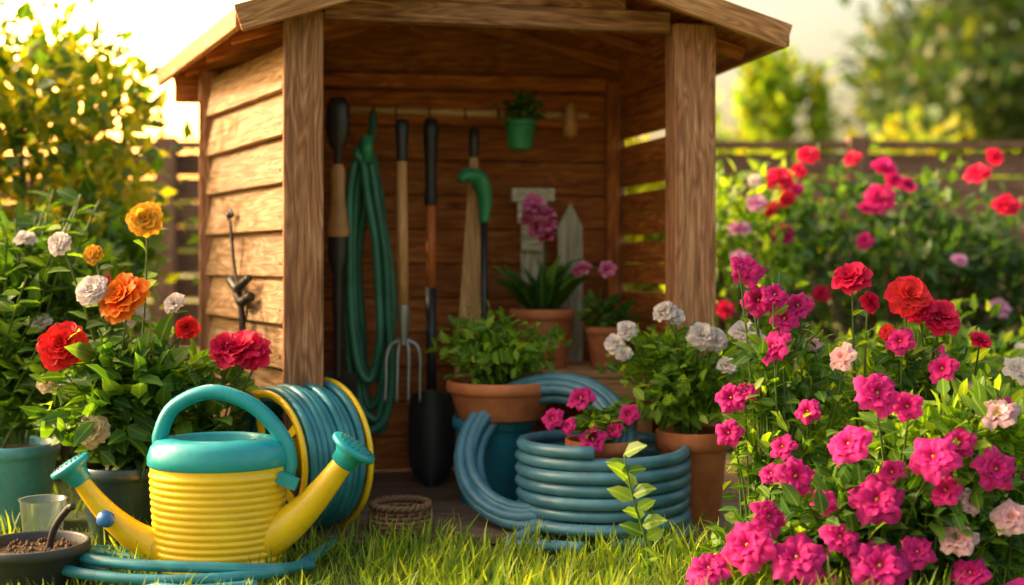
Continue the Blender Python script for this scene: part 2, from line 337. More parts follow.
board(B,(c2[0],c2[1]+.016,.74),(d2[0],d2[1]+.016,.74),1.40,.006,(0,0,1),1)
b3=np.array([.628,3.92]);d3=np.array([.425,4.61])
for k in range(9):
    z=.095+k*.183-.013
    if z>1.5: continue
    board(B,(b3[0],b3[1],z-.0455),(d3[0],d3[1],z-.0455),.075,.016,(0,0,1),0)
    board(B,(b3[0],b3[1],z+.0325),(d3[0],d3[1],z+.0325),.077,.016,(0,0,1),0)
board(B,(b3[0]-.01,b3[1]-.02,1.511),(d3[0],d3[1],1.511),.150,.04,(0,0,1),0)
B.build('interior_walls',[M_in,M_bark],SH,bevel=.003)
B=MB();board(B,(.385,4.585,.05),(.385,4.585,1.5),.05,.03,(1,.2,0),0);board(B,(-1.0,4.42,.05),(-1.0,4.42,1.5),.05,.03,(1,.2,0),0)
board(B,(-1.06,4.40,1.49),(.40,4.62,1.49),.05,.03,(0,0,1),0);B.build('corner_battens',[M_in],SH,bevel=.003)
FL=np.array([-.773,3.45,1.515]);FA=np.array([.03,3.59,1.775]);BA=np.array([-.40,4.80,1.775]);BL=np.array([-1.335,4.58,1.515]);FR=np.array([.845,3.74,1.515]);BR=np.array([.60,4.88,1.515])
B=MB();up=np.array([0,0,.018])
for (E0,E1) in ((FL,BL),(FR,BR)):
    for k in range(8):
        s0=k/8+.003;s1=(k+1)/8-.003
        q=[E0+(FA-E0)*s0,E1+(BA-E1)*s0,E1+(BA-E1)*s1,E0+(FA-E0)*s1]
        prism(B,q,[v+up for v in q],0)
    up2=np.array([0,0,.02]);q=[E0,E1,BA,FA];q=[v+up2 for v in q];prism(B,q,[v+np.array([0,0,.012]) for v in q],1)
B.build('roof_boards',[M_in,M_deck],SH)
B=MB()
for (E0,E1) in ((FL,BL),(FR,BR)):
    for t in (.22,.5,.78,.95):
        p=E0+(E1-E0)*t;q=FA+(BA-FA)*t
        board(B,p+(q-p)*.03-[0,0,.022],p+(q-p)*.99-[0,0,.022],.035,.04,(0,1,0),0)
board(B,FA-[0,-.05,.03],BA-[0,0,.03],.06,.03,(0,0,1),0)
B.build('rafters',[M_in],SH,bevel=.002)
B=MB();f=np.array([0,-.014,-.008])
board(B,FL+f+[-.012,0,0],FA+f,.078,.026,(0,0,1),0);board(B,FR+f+[.012,0,0],FA+f+[.002,-.001,0],.078,.026,(0,0,1),0)
board(B,FL+[-.014,.012,.0],BL+[-.014,.012,.0],.062,.022,(0,0,1),0);board(B,FR+[.014,.012,.0],BR+[.014,.012,0],.062,.022,(0,0,1),0)
B.build('fascia_boards',[M_roof],SH,bevel=.004)
B=MB()
for k in range(10):
    for t in (.04,.96):
        q=np.array([a[0]+(c[0]-a[0])*t,a[1]+(c[1]-a[1])*t,.12+k*.143-.03])+no*.0175
        lathe(B,[(.0045,0),(.004,.002),(.0001,.0025)],q,8,0,axes(no))
B.build('nail_heads',[M_steel],SH)
B=MB()
for k in range(4): board(B,(.02,4.14+k*.105,.425+0*k),(.47-.02*k,4.18+k*.105,.425),.10,.026,(0,1,0),0)
board(B,(.03,4.10,.37),(.50,4.15,.37),.08,.02,(0,0,1),0)
for x,y in ((.05,4.13),(.46,4.18),(.05,4.46),(.40,4.46)): board(B,(x,y,.03),(x,y,.41),.05,.05,(1,0,0),0)
board(B,(.05,4.13,.17),(.46,4.18,.17),.06,.02,(0,0,1),0)
B.build('potting_bench',[M_handle],bevel=.003)
B=MB();tube(B,[(-.66,4.33,1.362),(-.2,4.39,1.357),(.28,4.46,1.355)],.0135,12,0)
for x in (-.56,-.16,.24): tube(B,[(x,4.345+(x+.56)*.14,1.357),(x,4.49+(x+.56)*.14,1.375)],.008,8,0)
for x in (-.5,-.42,-.3,-.17,-.05,.03,.2): tube(B,smoothpath([(x,4.345+(x+.56)*.14,1.377),(x,4.32+(x+.56)*.14,1.36),(x,4.325+(x+.56)*.14,1.335),(x,4.305+(x+.56)*.14,1.33)],4),.003,6,1)
B.build('tool_rail',[M_rail,M_steel])

# ================================================================ TOOLS
def tool(name,parts):
    e=group(name)
    for nm,B,ms in parts: B.build(nm,ms,e)
Y=4.24;sp=(-.588,4.05,0)
b1=MB();lathe(b1,[(.001,1.37),(.026,1.365),(.040,1.335),(.040,1.25),(.028,1.205),(.013,1.185),(.013,1.12)],sp,16,0,None,.6)
b2=MB();lathe(b2,[(.018,1.14),(.026,1.12),(.024,1.04),(.032,.96),(.040,.915),(.035,.895)],sp,16,0,None,.7)
b3_=MB();lathe(b3_,[(.032,.90),(.035,.83),(.018,.77),(.013,.42)],sp,14,0,None,.7)
board(b3_,(-.588,4.05,.44),(-.588,4.05,.10),.13,.006,(1,0,0),0)
M_hplain=plas('varnished_handle',(.50,.24,.08),.4,(.38,.16,.05),20)
tool('garden_spade',[('grip',b1,[M_steel]),('handle',b2,[M_hplain]),('blade',b3_,[M_steel])])
fy=4.05
b1=MB();lathe(b1,[(.001,1.295),(.020,1.29),(.024,1.26),(.018,1.18),(.021,1.155),(.019,1.15)],(-.372,fy,0),14,0)
b2=MB();tube(b2,[(-.372,fy,1.16),(-.370,fy,.9),(-.366,fy,.64)],[.018,.019,.018],12,0)
b3_=MB();lathe(b3_,[(.020,.665),(.022,.62),(.015,.57),(.013,.53)],(-.366,fy,0),12,0)
for dx in (-.057,-.019,.019,.057):
    tube(b3_,smoothpath([(-.366,fy,.55),(-.366+dx*.75,fy,.53),(-.366+dx,fy-.008,.485),(-.366+dx,fy-.02,.42),(-.366+dx*1.02,fy-.035,.34)],6),np.linspace(.0085,.004,25),8,0)
tool('garden_fork',[('grip',b1,[M_black]),('shaft',b2,[M_handle]),('tines',b3_,[M_iron])])
b1=MB();lathe(b1,[(.001,1.32),(.022,1.315),(.028,1.28),(.022,1.18),(.020,1.08),(.024,1.03),(.019,1.01)],(-.287,Y,0),14,0)
b2=MB();tube(b2,[(-.287,Y,1.03),(-.286,Y,.70)],[.018,.018],12,0)
b3_=MB();tube(b3_,[(-.286,Y,.72),(-.285,Y,.5),(-.284,Y,.30)],[.020,.017,.019],12,0)
g=[];nx,nz=9,12;L=[];
for i in range(nz):
    t=i/(nz-1);w=.082*(1 if t<.65 else math.sqrt(max(.01,1-((t-.65)/.36)**2)))*(.85+.15*min(1,t*6))
    for j in range(nx):
        s=j/(nx-1)*2-1;g.append((-.284+s*w,Y-.03+.03*s*s-.02*t,.345-.32*t+(.02*(1-abs(s)) if i==0 else 0)))
L=[];[L.extend((i*nx+j,i*nx+j+1,(i+1)*nx+j+1,(i+1)*nx+j)) for i in range(nz-1) for j in range(nx-1)]
b3_.raw(g,L,[4]*((nz-1)*(nx-1)),[(0,0)]*len(L),0)
tool('garden_shovel',[('grip',b1,[M_black]),('handle',b2,[M_red]),('blade',b3_,[M_black])])
b1=MB();prism(b1,[(-.210,4.33,.33),(-.150,4.37,1.21),(-.125,4.37,1.21),(-.075,4.33,.33)],[(-.210,4.31,.33),(-.150,4.35,1.21),(-.125,4.35,1.21),(-.075,4.31,.33)],0)
b2=MB();lathe(b2,[(.001,1.30),(.016,1.295),(.020,1.25),(.016,1.19)],(-.138,4.355,0),12,0,None,.7)
tool('wooden_edging_board',[('blade',b1,[M_handle]),('grip',b2,[M_steel])])
b1=MB();tube(b1,smoothpath([(-.185,4.22,1.10),(-.160,4.235,1.115),(-.118,4.26,1.105),(-.098,4.27,1.04),(-.10,4.27,.95)],8),np.interp(np.linspace(0,1,33),[0,.25,.6,1],[.018,.038,.042,.022]),14,0,True,.7)
b2=MB();tube(b2,[(-.10,4.27,.98),(-.098,4.27,.6),(-.095,4.27,.06)],[.014,.013,.013],10,0)
tool('garden_hoe',[('head',b1,[M_green]),('shaft',b2,[M_steel])])
b1=MB();lathe(b1,[(.001,1.395),(.018,1.39),(.022,1.36),(.030,1.31),(.026,1.275),(.001,1.265)],(.215,4.40,0),14,0);tool('wooden_dibber',[('body',b1,[M_hplain])])
b1=MB();w=lambda t,z,o=.035:(a[0]+(c[0]-a[0])*t+no[0]*o,a[1]+(c[1]-a[1])*t+no[1]*o,z)
tube(b1,smoothpath([w(.52,.965),w(.55,.985),w(.57,.96),w(.54,.92),w(.50,.80),w(.44,.72)],8),.006,8,0);tube(b1,smoothpath([w(.44,.72),w(.40,.60),w(.42,.45),w(.39,.37)],8),np.linspace(.010,.013,25),8,0)
tube(b1,smoothpath([w(.30,.76,.04),w(.38,.73,.05),w(.44,.72,.04),w(.52,.75,.04)],6),np.linspace(.012,.018,19),8,0)
tube(b1,smoothpath([w(.28,.70,.04),w(.36,.68,.05),w(.44,.70,.04)],6),[.016]*13,8,0);lathe(b1,[(.001,.98),(.012,.975),(.012,.96),(.001,.955)],w(.54,0,.04),10,0)
tool('hanging_pruning_tool',[('body',b1,[M_steel])])
B=MB();pts=[]
for k in range(6):
    cx=-.492+R(-.018,.018);wx=.058+R(-.015,.025);zt=1.19+R(-.02,.03);zb=.20+R(-.0,.22);y=4.10+k*.022
    for t in np.linspace(0,2*np.pi,14,endpoint=False):
        zz=(zt+zb)/2+(zt-zb)/2*math.cos(t);ww=wx*(1.5-.75*(zz-zb)/(zt-zb))
        pts.append((cx+ww*math.sin(t)+.03*((zt-zz)/(zt-zb)-.5)+R(-.008,.008),y+.0015*t+R(-.006,.006),zz))
pts=[(-.495,4.28,1.34),(-.495,4.2,1.25)]+pts
tube(B,smoothpath(pts,6),.0145,10,0);tube(B,[(-.495,4.10,1.24),(-.495,4.10,1.15)],.022,12,1);B.build('hanging_garden_hose',[M_hoseG,M_green])

# ================================================================ WATERING CAN
WC=group('watering_can');cx,cy=-.767,3.14
prof=[(.001,.006),(.150,.006),(.160,.014)]
z=.014
while z<.258:
    zz=z;w_=.160+.017*(zz/.27);prof+=[(w_,zz),(w_+.0035,zz+.004),(w_+.0045,zz+.008),(w_+.0035,zz+.012),(w_,zz+.0155)];z+=.018
prof+=[(.177,.276),(.176,.285)]
B=MB();lathe(B,prof,(cx,cy,0),64,0,None,.78)
def spout(B,p0,p1,p2,r0,r1,m=0,fl=1):
    P=bez(p0,p1,p2,16);tube(B,P,np.linspace(0,1,16)**.8*(r1-r0)+r0,24,m);return nrm(P[-1]-P[-2]),P[-1]
dR,pR=spout(B,(cx+.10,cy-.02,.085),(cx+.20,cy-.03,.10),(-.425,3.10,.305),.066,.026)
dL,pL=spout(B,(cx-.12,cy-.02,.055),(cx-.25,cy-.03,.09),(-1.118,3.08,.262),.050,.020)
B.build('yellow_body_and_spouts',[M_yel],WC)
B=MB();lathe(B,[(.179,.279),(.184,.284),(.184,.302),(.176,.328),(.160,.345),(.130,.350),(.118,.352),(.112,.342),(.100,.20)],(cx,cy,0),64,0,None,.78)
hp=smoothpath([(cx-.150,cy,.315),(cx-.152,cy,.36),(cx-.115,cy,.43),(cx-.02,cy,.468),(cx+.085,cy,.435),(cx+.16,cy,.36),(cx+.185,cy,.29),(cx+.175,cy,.23)],8)
tube(B,hp,.0265,16,0,True,.75)
for d,p,r in ((dR,pR,.030),(dL,pL,.025)):
    ax=axes(d);lathe(B,[(r*.95,-.025),(r*1.15,-.02),(r*1.2,.0),(r*1.5,.014),(r*2.1,.022),(r*2.15,.030),(r*2.05,.035),(r*1.0,.040),(.001,.041)],p,32,0,ax)
board(B,(cx+.165,cy-.05,.255),(cx+.215,cy-.055,.235),.03,.02,(0,0,1),0)
B.build('teal_rim_handle_and_roses',[M_teal],WC)
B=MB();q=np.array([-1.03,3.045,.155]);lathe(B,[(.020,-.01),(.021,.012),(.016,.018),(.001,.019)],q,20,0,axes((-.2,-.9,.35)));B.build('spout_cap',[M_blue],WC)
B=MB()
for d,p,r in ((dR,pR,.030),(dL,pL,.025)):
    ax=axes(d)
    for ring,nn in ((.5,6),(1.0,12),(1.5,18)):
        for k in range(nn):
            t=k*6.283/nn;lathe(B,[(.0022,.0),(.0022,.0026),(.0001,.0028)],p+ax[2]*(.0385)+ (ax[0]*math.cos(t)+ax[1]*math.sin(t))*r*ring,6,0,ax)
B.build('rose_holes',[M_black],WC)
B=MB();tube(B,smoothpath([(-.50,3.38,.02),(-.56,3.05,.03),(-.72,2.93,.035),(-.92,2.92,.035),(-1.10,2.98,.04),(-1.17,3.08,.04),(-1.10,3.16,.04),(-.95,3.12,.03)],10),.014,12,0)
tube(B,smoothpath([(-1.0,3.25,.02),(-1.12,3.14,.055),(-1.08,3.03,.06),(-.92,2.96,.06),(-.74,2.955,.055),(-.60,3.0,.04),(-.52,3.12,.02)],10),.014,12,0)
tube(B,smoothpath([(-1.25,3.2,.02),(-1.15,3.12,.03),(-1.0,3.0,.02),(-.8,2.88,.02),(-.62,2.92,.02)],10),.014,12,0)
B.build('loose_garden_hose',[M_hoseT])
# ================================================================ HOSE REEL
HR=group('hose_reel');axd=nrm([.72,.69,0]);e1=np.array([-.71,3.475,.232]);W_=.21;A=axes(axd)
B=MB();pts=[]
for ly,(rr,nt_) in enumerate(((.178,9),(.204,9))):
    N_=nt_*36
    for k in range(N_):
        t=k/36*2*np.pi;s=k/N_ if ly==0 else 1-k/N_
        r=rr+.004*math.sin(t*.37+ly)+.003*math.sin(t*1.31)
        pts.append(e1+axd*(.012+s*(W_-.024)+.003*math.sin(t*.7))+A[0]*r*math.cos(t)+A[1]*r*math.sin(t)*1.0)
tube(B,pts,.0118,10,0)
tube(B,smoothpath([pts[-1],pts[-1]+np.array([.03,-.05,-.05]),pts[-1]+np.array([.1,-.06,-.18])],8),.0118,10,0);B.build('coiled_hose',[M_hoseT],HR)
B=MB()
for s,sg in ((0,-1),(W_,1)):
    rr=1.0 if s else .90
    lathe(B,[(.218*rr,-.006),(.226*rr,-.006),(.229*rr,0),(.226*rr,.006),(.218*rr,.006),(.205*rr,.004),(.205*rr,-.004),(.218*rr,-.006)],e1+axd*s,56,0,A)
    for k in range(5):
        t=k*1.2566;board(B,e1+axd*s,e1+axd*s+(A[0]*math.cos(t)+A[1]*math.sin(t))*.19,.025,.008,np.cross(axd,A[0]*math.cos(t)+A[1]*math.sin(t)),0)
lathe(B,[(.06,0),(.06,W_)],e1,24,0,A);lathe(B,[(.001,-.02),(.03,-.02),(.03,.0)],e1,24,0,A)
B.build('yellow_drum',[M_yel],HR)
# ================================================================ HOSE COILS
def coil(c,nrml,Rr,rad,turns,pitch,m,radii=None,jit=.006):
    A=axes(nrml);B=MB();pts=[];N_=turns*32
    for k in range(N_):
        t=k/32*2*np.pi;tr=k/32
        base=Rr if radii is None else np.interp(tr,range(len(radii)),radii)
        rr=base+jit*math.sin(tr*1.7)+jit*.8*math.sin(t*.31+2)+.003*math.sin(3*t)
        lift=tr*pitch if radii is None else pitch*(tr//4)+.006*math.sin(tr*2.3)+pitch*.1*tr
        pts.append(np.array(c)+A[2]*lift+A[0]*(rr*math.cos(t)*(1+.012*math.sin(tr*2.1))+.006*math.sin(tr*2.9))+A[1]*rr*math.sin(t))
    tube(B,pts,rad,12,0);return B,pts
B,p=coil((.275,3.60,.02),(0,0,1),.245,.0178,7,.0365,0);B.build('garden_hose_coil',[M_hoseB])
rad_=[.272,.240,.208,.222,.256,.27,.238,.21,.236]
B,p=coil((.095,3.67,.225),(-.26,-.70,.66),.24,.0172,8,.026,0,rad_,.003)
tube(B,smoothpath([p[0],p[0]+np.array([-.06,-.08,-.1]),(.0,3.40,.02),(.08,3.34,.02),(.2,3.31,.02)],8),.0165,12,0)
B.build('garden_hose_coil',[M_hoseB])
# ================================================================ BASKET
B=MB()
for k in range(7):
    t=np.linspace(0,2*np.pi,97);z=.012+k*.0125;r=.078+.010*math.sin(k/6*3.14)+.0045*np.sin(t*16+k*math.pi)
    tube(B,np.stack([-.325+r*np.cos(t),3.50+r*np.sin(t),z+0*t],-1),.0068,6,0,False)
for k in range(16):
    t=k*2*np.pi/16;tube(B,[(-.325+.084*math.cos(t),3.50+.084*math.sin(t),.0),(-.325+.09*math.cos(t),3.50+.09*math.sin(t),.05),(-.325+.083*math.cos(t),3.50+.083*math.sin(t),.10)],.004,6,0)
for o_ in (0,np.pi):
    t=np.linspace(0,2*np.pi,97);tube(B,np.stack([-.325+(.083+.005*np.cos(t*14+o_))*np.cos(t),3.50+(.083+.005*np.cos(t*14+o_))*np.sin(t),.103+.005*np.sin(t*14+o_)],-1),.007,6,0,False)
lathe(B,[(.001,.01),(.08,.01)],(-.325,3.5,0),20,0);B.build('wicker_basket',[M_wick])

# ================================================================ POTS AND PLANTS
def pot(c,rt,rb,h,rim=.02,m=M_terra,parent=None,soil=True,name='pot'):
    B=MB();x,y,z=c
    lathe(B,[(.001,0),(rb*.97,0),(rb,.004),(rt*.93,h-rim*1.3),(rt*.94,h-rim*1.25),(rt,h-rim*1.2),(rt*1.01,h-rim*.6),(rt,h-.003),(rt*.985,h),(rt*.93,h),(rt*.91,h-.005),(rt*.88,h-.04)],c,40,0)
    B.build(name,[m],parent)
    if soil:
        B=MB();lathe(B,[(.001,h-.02),(rt*.4,h-.018),(rt*.9,h-.025)],c,24,0);B.build('soil',[M_soil],parent)
def floret(B,p,n,r,kind,m,mc):
    if kind=='d': dahlia(B,p,n,r,m)
    elif kind=='s': dahlia(B,p,n,r,m,((6,80,1.),(6,55,.85),(4,25,.6)))
    else: petunia(B,p,n,r,m,mc,3 if kind=='P' else 2)
def fnor(sx=.4): return nrm([R(-sx,sx)-.2,-.65+R(-.35,.25),.55+R(-.3,.3)])
e=group('potted_herb_plant');pot((-.035,3.90,.305),.178,.139,.122,.03,M_terra,e)
B=MB();bag=Bag()
for k in range(26):
    t=R(0,6.28);r=R(.02,.15);stem(B,bag,(-.035+.3*r*math.cos(t),3.90+.3*r*math.sin(t),.40),(-.035+r*1.12*math.cos(t),3.90+r*math.sin(t),.47+R(0,.20)),.0035,11,.055,0,1,.25)
cloud(bag,(-.035,3.90,.53),(.17,.13,.11),560,.045,26,.2,1);bag.flush(B);B.build('foliage',[M_stem,M_leafL],e)
e=group('turquoise_flower_pot');pot((-.06,3.95,.02),.135,.11,.283,.03,M_bucket,e)
e=group('potted_white_geranium');pot((.553,3.68,.0),.112,.082,.295,.045,M_terra,e)
B=MB();bag=Bag();cc=np.array([.53,3.68,.28])
for (x,y,z,r) in ((.455,3.60,.655,.038),(.49,3.60,.64,.030),(.56,3.56,.585,.042),(.60,3.56,.575,.038),(.68,3.52,.60,.042),(.71,3.52,.575,.035),(.345,3.62,.60,.032),(.31,3.62,.56,.033),(.335,3.6,.53,.028),(.63,3.52,.50,.03)):
    stem(B,bag,cc+R(-.04,.04,3),(x,y,z),.0035,8,.06,0,1,.3);dahlia(B,(x,y-.01,z+.005),fnor(),r,2)
for k in range(34):
    t=R(0,6.28);r=R(.03,.24);stem(B,bag,cc+R(-.03,.03,3),cc+[r*math.cos(t),r*.7*math.sin(t)-.02,R(.12,.31)],.003,11,.058,0,1 if k%3 else 3,.25)
cloud(bag,(.53,3.68,.46),(.19,.14,.12),700,.05,34,.2,1);bag.flush(B);B.build('foliage_and_flowers',[M_stem,M_leafL,P_wh,M_leaf],e)
e=group('potted_pink_petunia');pot((.27,3.60,.03),.11,.08,.25,.03,M_terra,e)
B=MB();bag=Bag();cc=np.array([.27,3.60,.27])
for (x,y,z,r) in ((.205,3.56,.405,.048),(.345,3.54,.36,.036),(.235,3.48,.295,.048),(.12,3.52,.35,.038),(.165,3.50,.33,.030),(.30,3.50,.32,.03)):
    stem(B,bag,cc,(x,y,z),.003,7,.05,0,1,.3);petunia(B,(x,y,z),fnor(),r,2,3)
for k in range(24):
    t=R(0,6.28);r=R(.03,.14);stem(B,bag,cc,cc+[r*math.cos(t),r*math.sin(t)-.02,R(.03,.12)],.003,9,.06,0,1,.25)
bag.flush(B);B.build('foliage_and_flowers',[M_stem,M_leafL,P_mag,P_ctr],e)
e=group('potted_orchid');pot((.106,4.26,.44),.118,.09,.205,.03,M_terra,e)
B=MB();bag=Bag()
for k in range(26):
    t=R(0,6.28);d=nrm([math.cos(t)*.6,math.sin(t)*.5,R(.6,1.3)]);bag.add((.106+.03*math.cos(t),4.26+.03*math.sin(t),.62),d,nrm([-math.cos(t)*.4,-.6,.8]),R(.14,.24),1)
bag.flush(B,LEAF,np.full(len(bag.P),.45))
for (pts,fl) in (([(.11,4.26,.63),(.12,4.24,.8),(.11,4.22,.93),(.06,4.2,1.0)],10),([(.12,4.26,.63),(.17,4.22,.78),(.24,4.2,.82),(.29,4.18,.78)],3)):
    P=smoothpath(pts,6);tube(B,P,.003,6,0)
    for k in range(fl):
        q=P[-1-int(k*len(P)*.45/fl)];floret(B,q+R(-.04,.04,3)+[0,-.02,0],fnor(.5),R(.026,.038),'s',2,3)
B.build('foliage_and_flowers',[M_stem,M_leaf,P_pink,P_ctr],e)
e=group('potted_succulent');pot((.335,4.22,.44),.078,.055,.145,.022,M_terra,e)
B=MB();bag=Bag();cloud(bag,(.335,4.22,.62),(.085,.07,.055),170,.045,14,.25,0,.3);bag.flush(B);B.build('foliage',[M_leaf],e)
e=group('hanging_herb_pot');pot((.03,4.31,1.215),.058,.042,.105,.018,M_green,e)
B=MB();bag=Bag();cloud(bag,(.03,4.31,1.355),(.07,.055,.05),130,.04,12,.3,0,.3);bag.flush(B)
for s in (-1,1): tube(B,[(.03+.05*s,4.31,1.31),(.03,4.39,1.37)],.0018,5,0)
B.build('foliage',[M_leaf],e)
B=MB();e=group('painted_birdhouse')
board(B,(.075,4.47,.44),(.075,4.47,1.03),.085,.02,(1,0,0),0);board(B,(-.005,4.46,1.06),(.155,4.48,1.06),.05,.07,(0,0,1),0)
board(B,(.02,4.455,1.0),(.13,4.455,1.0),.09,.04,(0,0,1),0);board(B,(.035,4.45,.90),(.115,4.45,.90),.10,.03,(0,0,1),0)
B.build('panel',[M_pale],e,bevel=.004);B=MB();lathe(B,[(.016,0),(.012,.004),(.001,.004)],(.075,4.434,1.0),20,0,axes((0,-1,0)));B.build('entrance_hole',[M_black],e)
B=MB();e=group('picket_stake')
V=[];o_=[(-.046,0),(.046,0),(.046,.50),(0,.59),(-.046,.50)]
for yy in (4.42,4.44): V+=[(.215+x,yy+.0,.44+z) for x,z in o_]
F=[(4,3,2,1,0)[::-1],(5,6,7,8,9)[::-1]]+[(i,(i+1)%5+0,(i+1)%5+5,i+5)[::-1] for i in range(5)]
U=[(V[i][2],V[i][0]) for f in F for i in f];B.raw(V,[i for f in F for i in f],[len(f) for f in F],U,0,False);B.build('board',[M_pale],e,bevel=.003)
B=MB();bag=Bag()
P=smoothpath([(.345,2.98,0),(.33,2.97,.12),(.30,2.96,.22),(.275,2.95,.335)],8);tube(B,P,np.linspace(.0045,.002,len(P)),8,0)
for k in range(13):
    t=.35+.65*k/12;q=P[int(t*(len(P)-1))];aa=k*2.5+.4;bag.add(q,(math.cos(aa),math.sin(aa)*.6,.35+R(-.2,.3)),(R(-.3,.3),-.8,.7),R(.045,.075),1)
for k in range(6): bag.add((.35+R(-.03,.03),2.97,.03+k*.012),(R(-1,1),-.3,.5),(0,-.5,1),.05,1)
bag.flush(B,LEAF,np.full(len(bag.P),1.15));B.build('seedling_plant',[M_stem,M_leafL])

def flowerbed(name,fl,base,spread,fill,ls,leafm_,mats,nl=9,r=.0042,sc=1.0):
    """fl: (x,y,z,rad,kind,matidx)"""
    B=MB();bag=Bag()
    for (x,y,z,rad,kind,mi) in fl:
        rad*=sc
        bx=base[0]+(x-base[0])*.62+R(-spread,spread)*.5;by=base[1]+(y-base[1])*.5+R(-.05,.05)
        nn=fnor(.6);stem(B,bag,(bx,by,0),np.array([x,y,z])-nn*rad*.3,r,nl,ls,0,1+int(R()<.4),.12)
        floret(B,(x,y,z),nn,rad,kind,3+mi,3)
    for (c_,rr_,n_,m_) in fill: 
        cl=cloud(bag,c_,rr_,n_,ls,max(12,n_//22),.2,m_,.35)
        for q in cl[::2]: tube(B,bez((base[0]+(q[0]-base[0])*.6,base[1]+(q[1]-base[1])*.6,0),(q[0],q[1],q[2]*.5),q,6),r*.7,5,0,False)
    bag.flush(B);B.build(name,[M_stem,leafm_[0],leafm_[1]]+mats)
F=[(.56,2.84,.135,.08,'P',1),(.665,2.80,.115,.082,'P',1),(.85,2.78,.10,.088,'P',1),(.47,2.86,.075,.062,'P',1),(.86,2.83,.245,.076,'P',1),(.80,2.84,.375,.066,'P',1),
 (.875,2.88,.49,.068,'P',1),(.985,2.80,.35,.072,'P',1),(1.135,2.82,.32,.062,'P',1),(1.04,2.80,.16,.055,'P',2),(1.175,2.9,.44,.060,'P',2),(1.165,2.80,.21,.055,'P',2),
 (.67,2.84,.30,.055,'p',1),(.61,2.86,.20,.055,'P',1),(1.16,2.76,.03,.06,'P',1),(.945,2.80,.13,.050,'P',1),(1.02,2.82,.27,.05,'p',1),(.77,2.82,.16,.055,'P',1),(.44,2.82,.03,.055,'P',1),
 (.72,2.80,.05,.06,'P',1),(1.28,2.9,.3,.05,'p',1),(1.3,2.9,.5,.05,'P',2),
 (.90,2.84,.31,.04,'p',1),(1.06,2.84,.38,.045,'p',1),(.95,2.88,.46,.045,'p',1),(1.07,2.80,.08,.055,'P',1),(.74,2.84,.24,.04,'p',1),(1.08,2.84,.24,.04,'P',2)]
flowerbed('magenta_petunia_bush',F,(.92,3.0),.12,[((.98,2.98,.16),(.37,.17,.16),1700,1),((1.12,3.0,.33),(.20,.16,.13),750,2),((.66,2.95,.06),(.15,.10,.07),350,2)],.058,(M_leaf,M_leafL),[P_ctr,P_mag,P_pale],8,.0042,.92)
F=[(.585,3.2,.445,.05,'p',1),(.575,3.18,.355,.045,'p',1),(.62,3.2,.46,.045,'p',1),(.69,3.16,.585,.06,'P',1),(.667,3.25,.705,.055,'p',1),(.775,3.25,.69,.05,'p',1),(.635,3.24,.785,.055,'p',1),(.73,3.22,.655,.048,'p',1),(.70,3.2,.72,.045,'p',1),(.61,3.2,.80,.035,'p',1),
 (.86,3.12,.56,.048,'P',3),(.81,3.22,.587,.03,'P',3),(.95,3.12,.48,.05,'p',1),(.70,3.10,.33,.045,'p',1),(.66,3.05,.27,.04,'p',1),(.77,3.12,.42,.042,'p',1)]
flowerbed('pink_petunia_plant',F,(.75,3.2),.05,[((.78,3.25,.28),(.16,.13,.25),650,1),((.74,3.25,.52),(.10,.1,.14),180,2)],.055,(M_leafL,M_leaf),[P_ctr,P_mag,P_pink,P_pale],9,.0042,.92)
F=[(1.05,3.18,.715,.062,'d',1),(1.08,3.19,.68,.045,'d',2),(1.14,3.2,.66,.06,'d',2),(.91,3.22,.765,.052,'d',2),(.97,3.25,.70,.03,'d',2),(1.35,3.2,.52,.05,'P',3),(1.0,3.2,.62,.025,'d',1),(1.25,3.2,.60,.03,'d',2),(1.2,3.15,.46,.045,'P',4),(1.02,3.15,.60,.045,'p',5),(1.12,3.12,.53,.048,'p',5),(1.28,3.12,.42,.048,'p',5)]
flowerbed('red_geranium_plant',F,(1.08,3.3),.06,[((1.08,3.32,.28),(.25,.14,.25),850,1),((1.1,3.3,.52),(.14,.12,.13),220,2)],.058,(M_leafL,M_leaf),[P_ctr,P_ror,P_crim,P_wh,P_pale,P_mag],12,.0042,.95)

F=[(-1.087,3.36,.708,.073,'d',1),(-1.25,3.34,.575,.068,'d',2),(-1.175,3.36,.728,.046,'d',3),(-1.15,3.30,.345,.046,'d',4),(-.935,3.45,.62,.034,'d',2),(-1.29,3.42,.86,.036,'d',3),(-1.05,3.44,.93,.050,'d',5),(-.97,3.44,.69,.032,'d',3),(-1.30,3.36,.47,.03,'d',4),(-1.02,3.4,.47,.036,'d',2),(-1.2,3.44,.83,.030,'d',5)]
e=group('potted_marigold_and_rose');pot((-1.10,3.42,.0),.125,.095,.235,.03,M_navy,e)
B=MB();bag=Bag()
mats=[M_stem,M_leaf,M_leafL,P_or,P_red,P_wh,P_cr,P_yor]
for (x,y,z,rad,kind,mi) in F:
    nn=nrm(fnor(.3)+[0,-.3,0]);stem(B,bag,(-1.10+R(-.04,.04),3.42,.2),np.array([x,y,z])-nn*rad*.3,.0045,9,.085,0,1+int(R()<.5),.2);dahlia(B,(x,y,z),nn,rad,2+mi,((11,86,1.),(11,72,.93),(10,58,.84),(8,42,.7),(7,26,.55),(4,8,.4)))
for k in range(34):
    t=R(0,6.28);rr=R(.05,.30);stem(B,bag,(-1.10,3.42,.2),(-1.10+rr*math.cos(t),3.46+rr*.6*math.sin(t),R(.28,.66)),.004,12,.09,0,1+int(R()<.45),.2)
cloud(bag,(-1.10,3.48,.40),(.24,.17,.17),560,.085,36,.2,1,.3)
bag.flush(B,LEAF,None);B.build('foliage_and_flowers',mats,e)
e=group('potted_crimson_geranium');pot((-.88,3.5,.0),.09,.07,.17,.03,M_terra,e)
B=MB();bag=Bag();
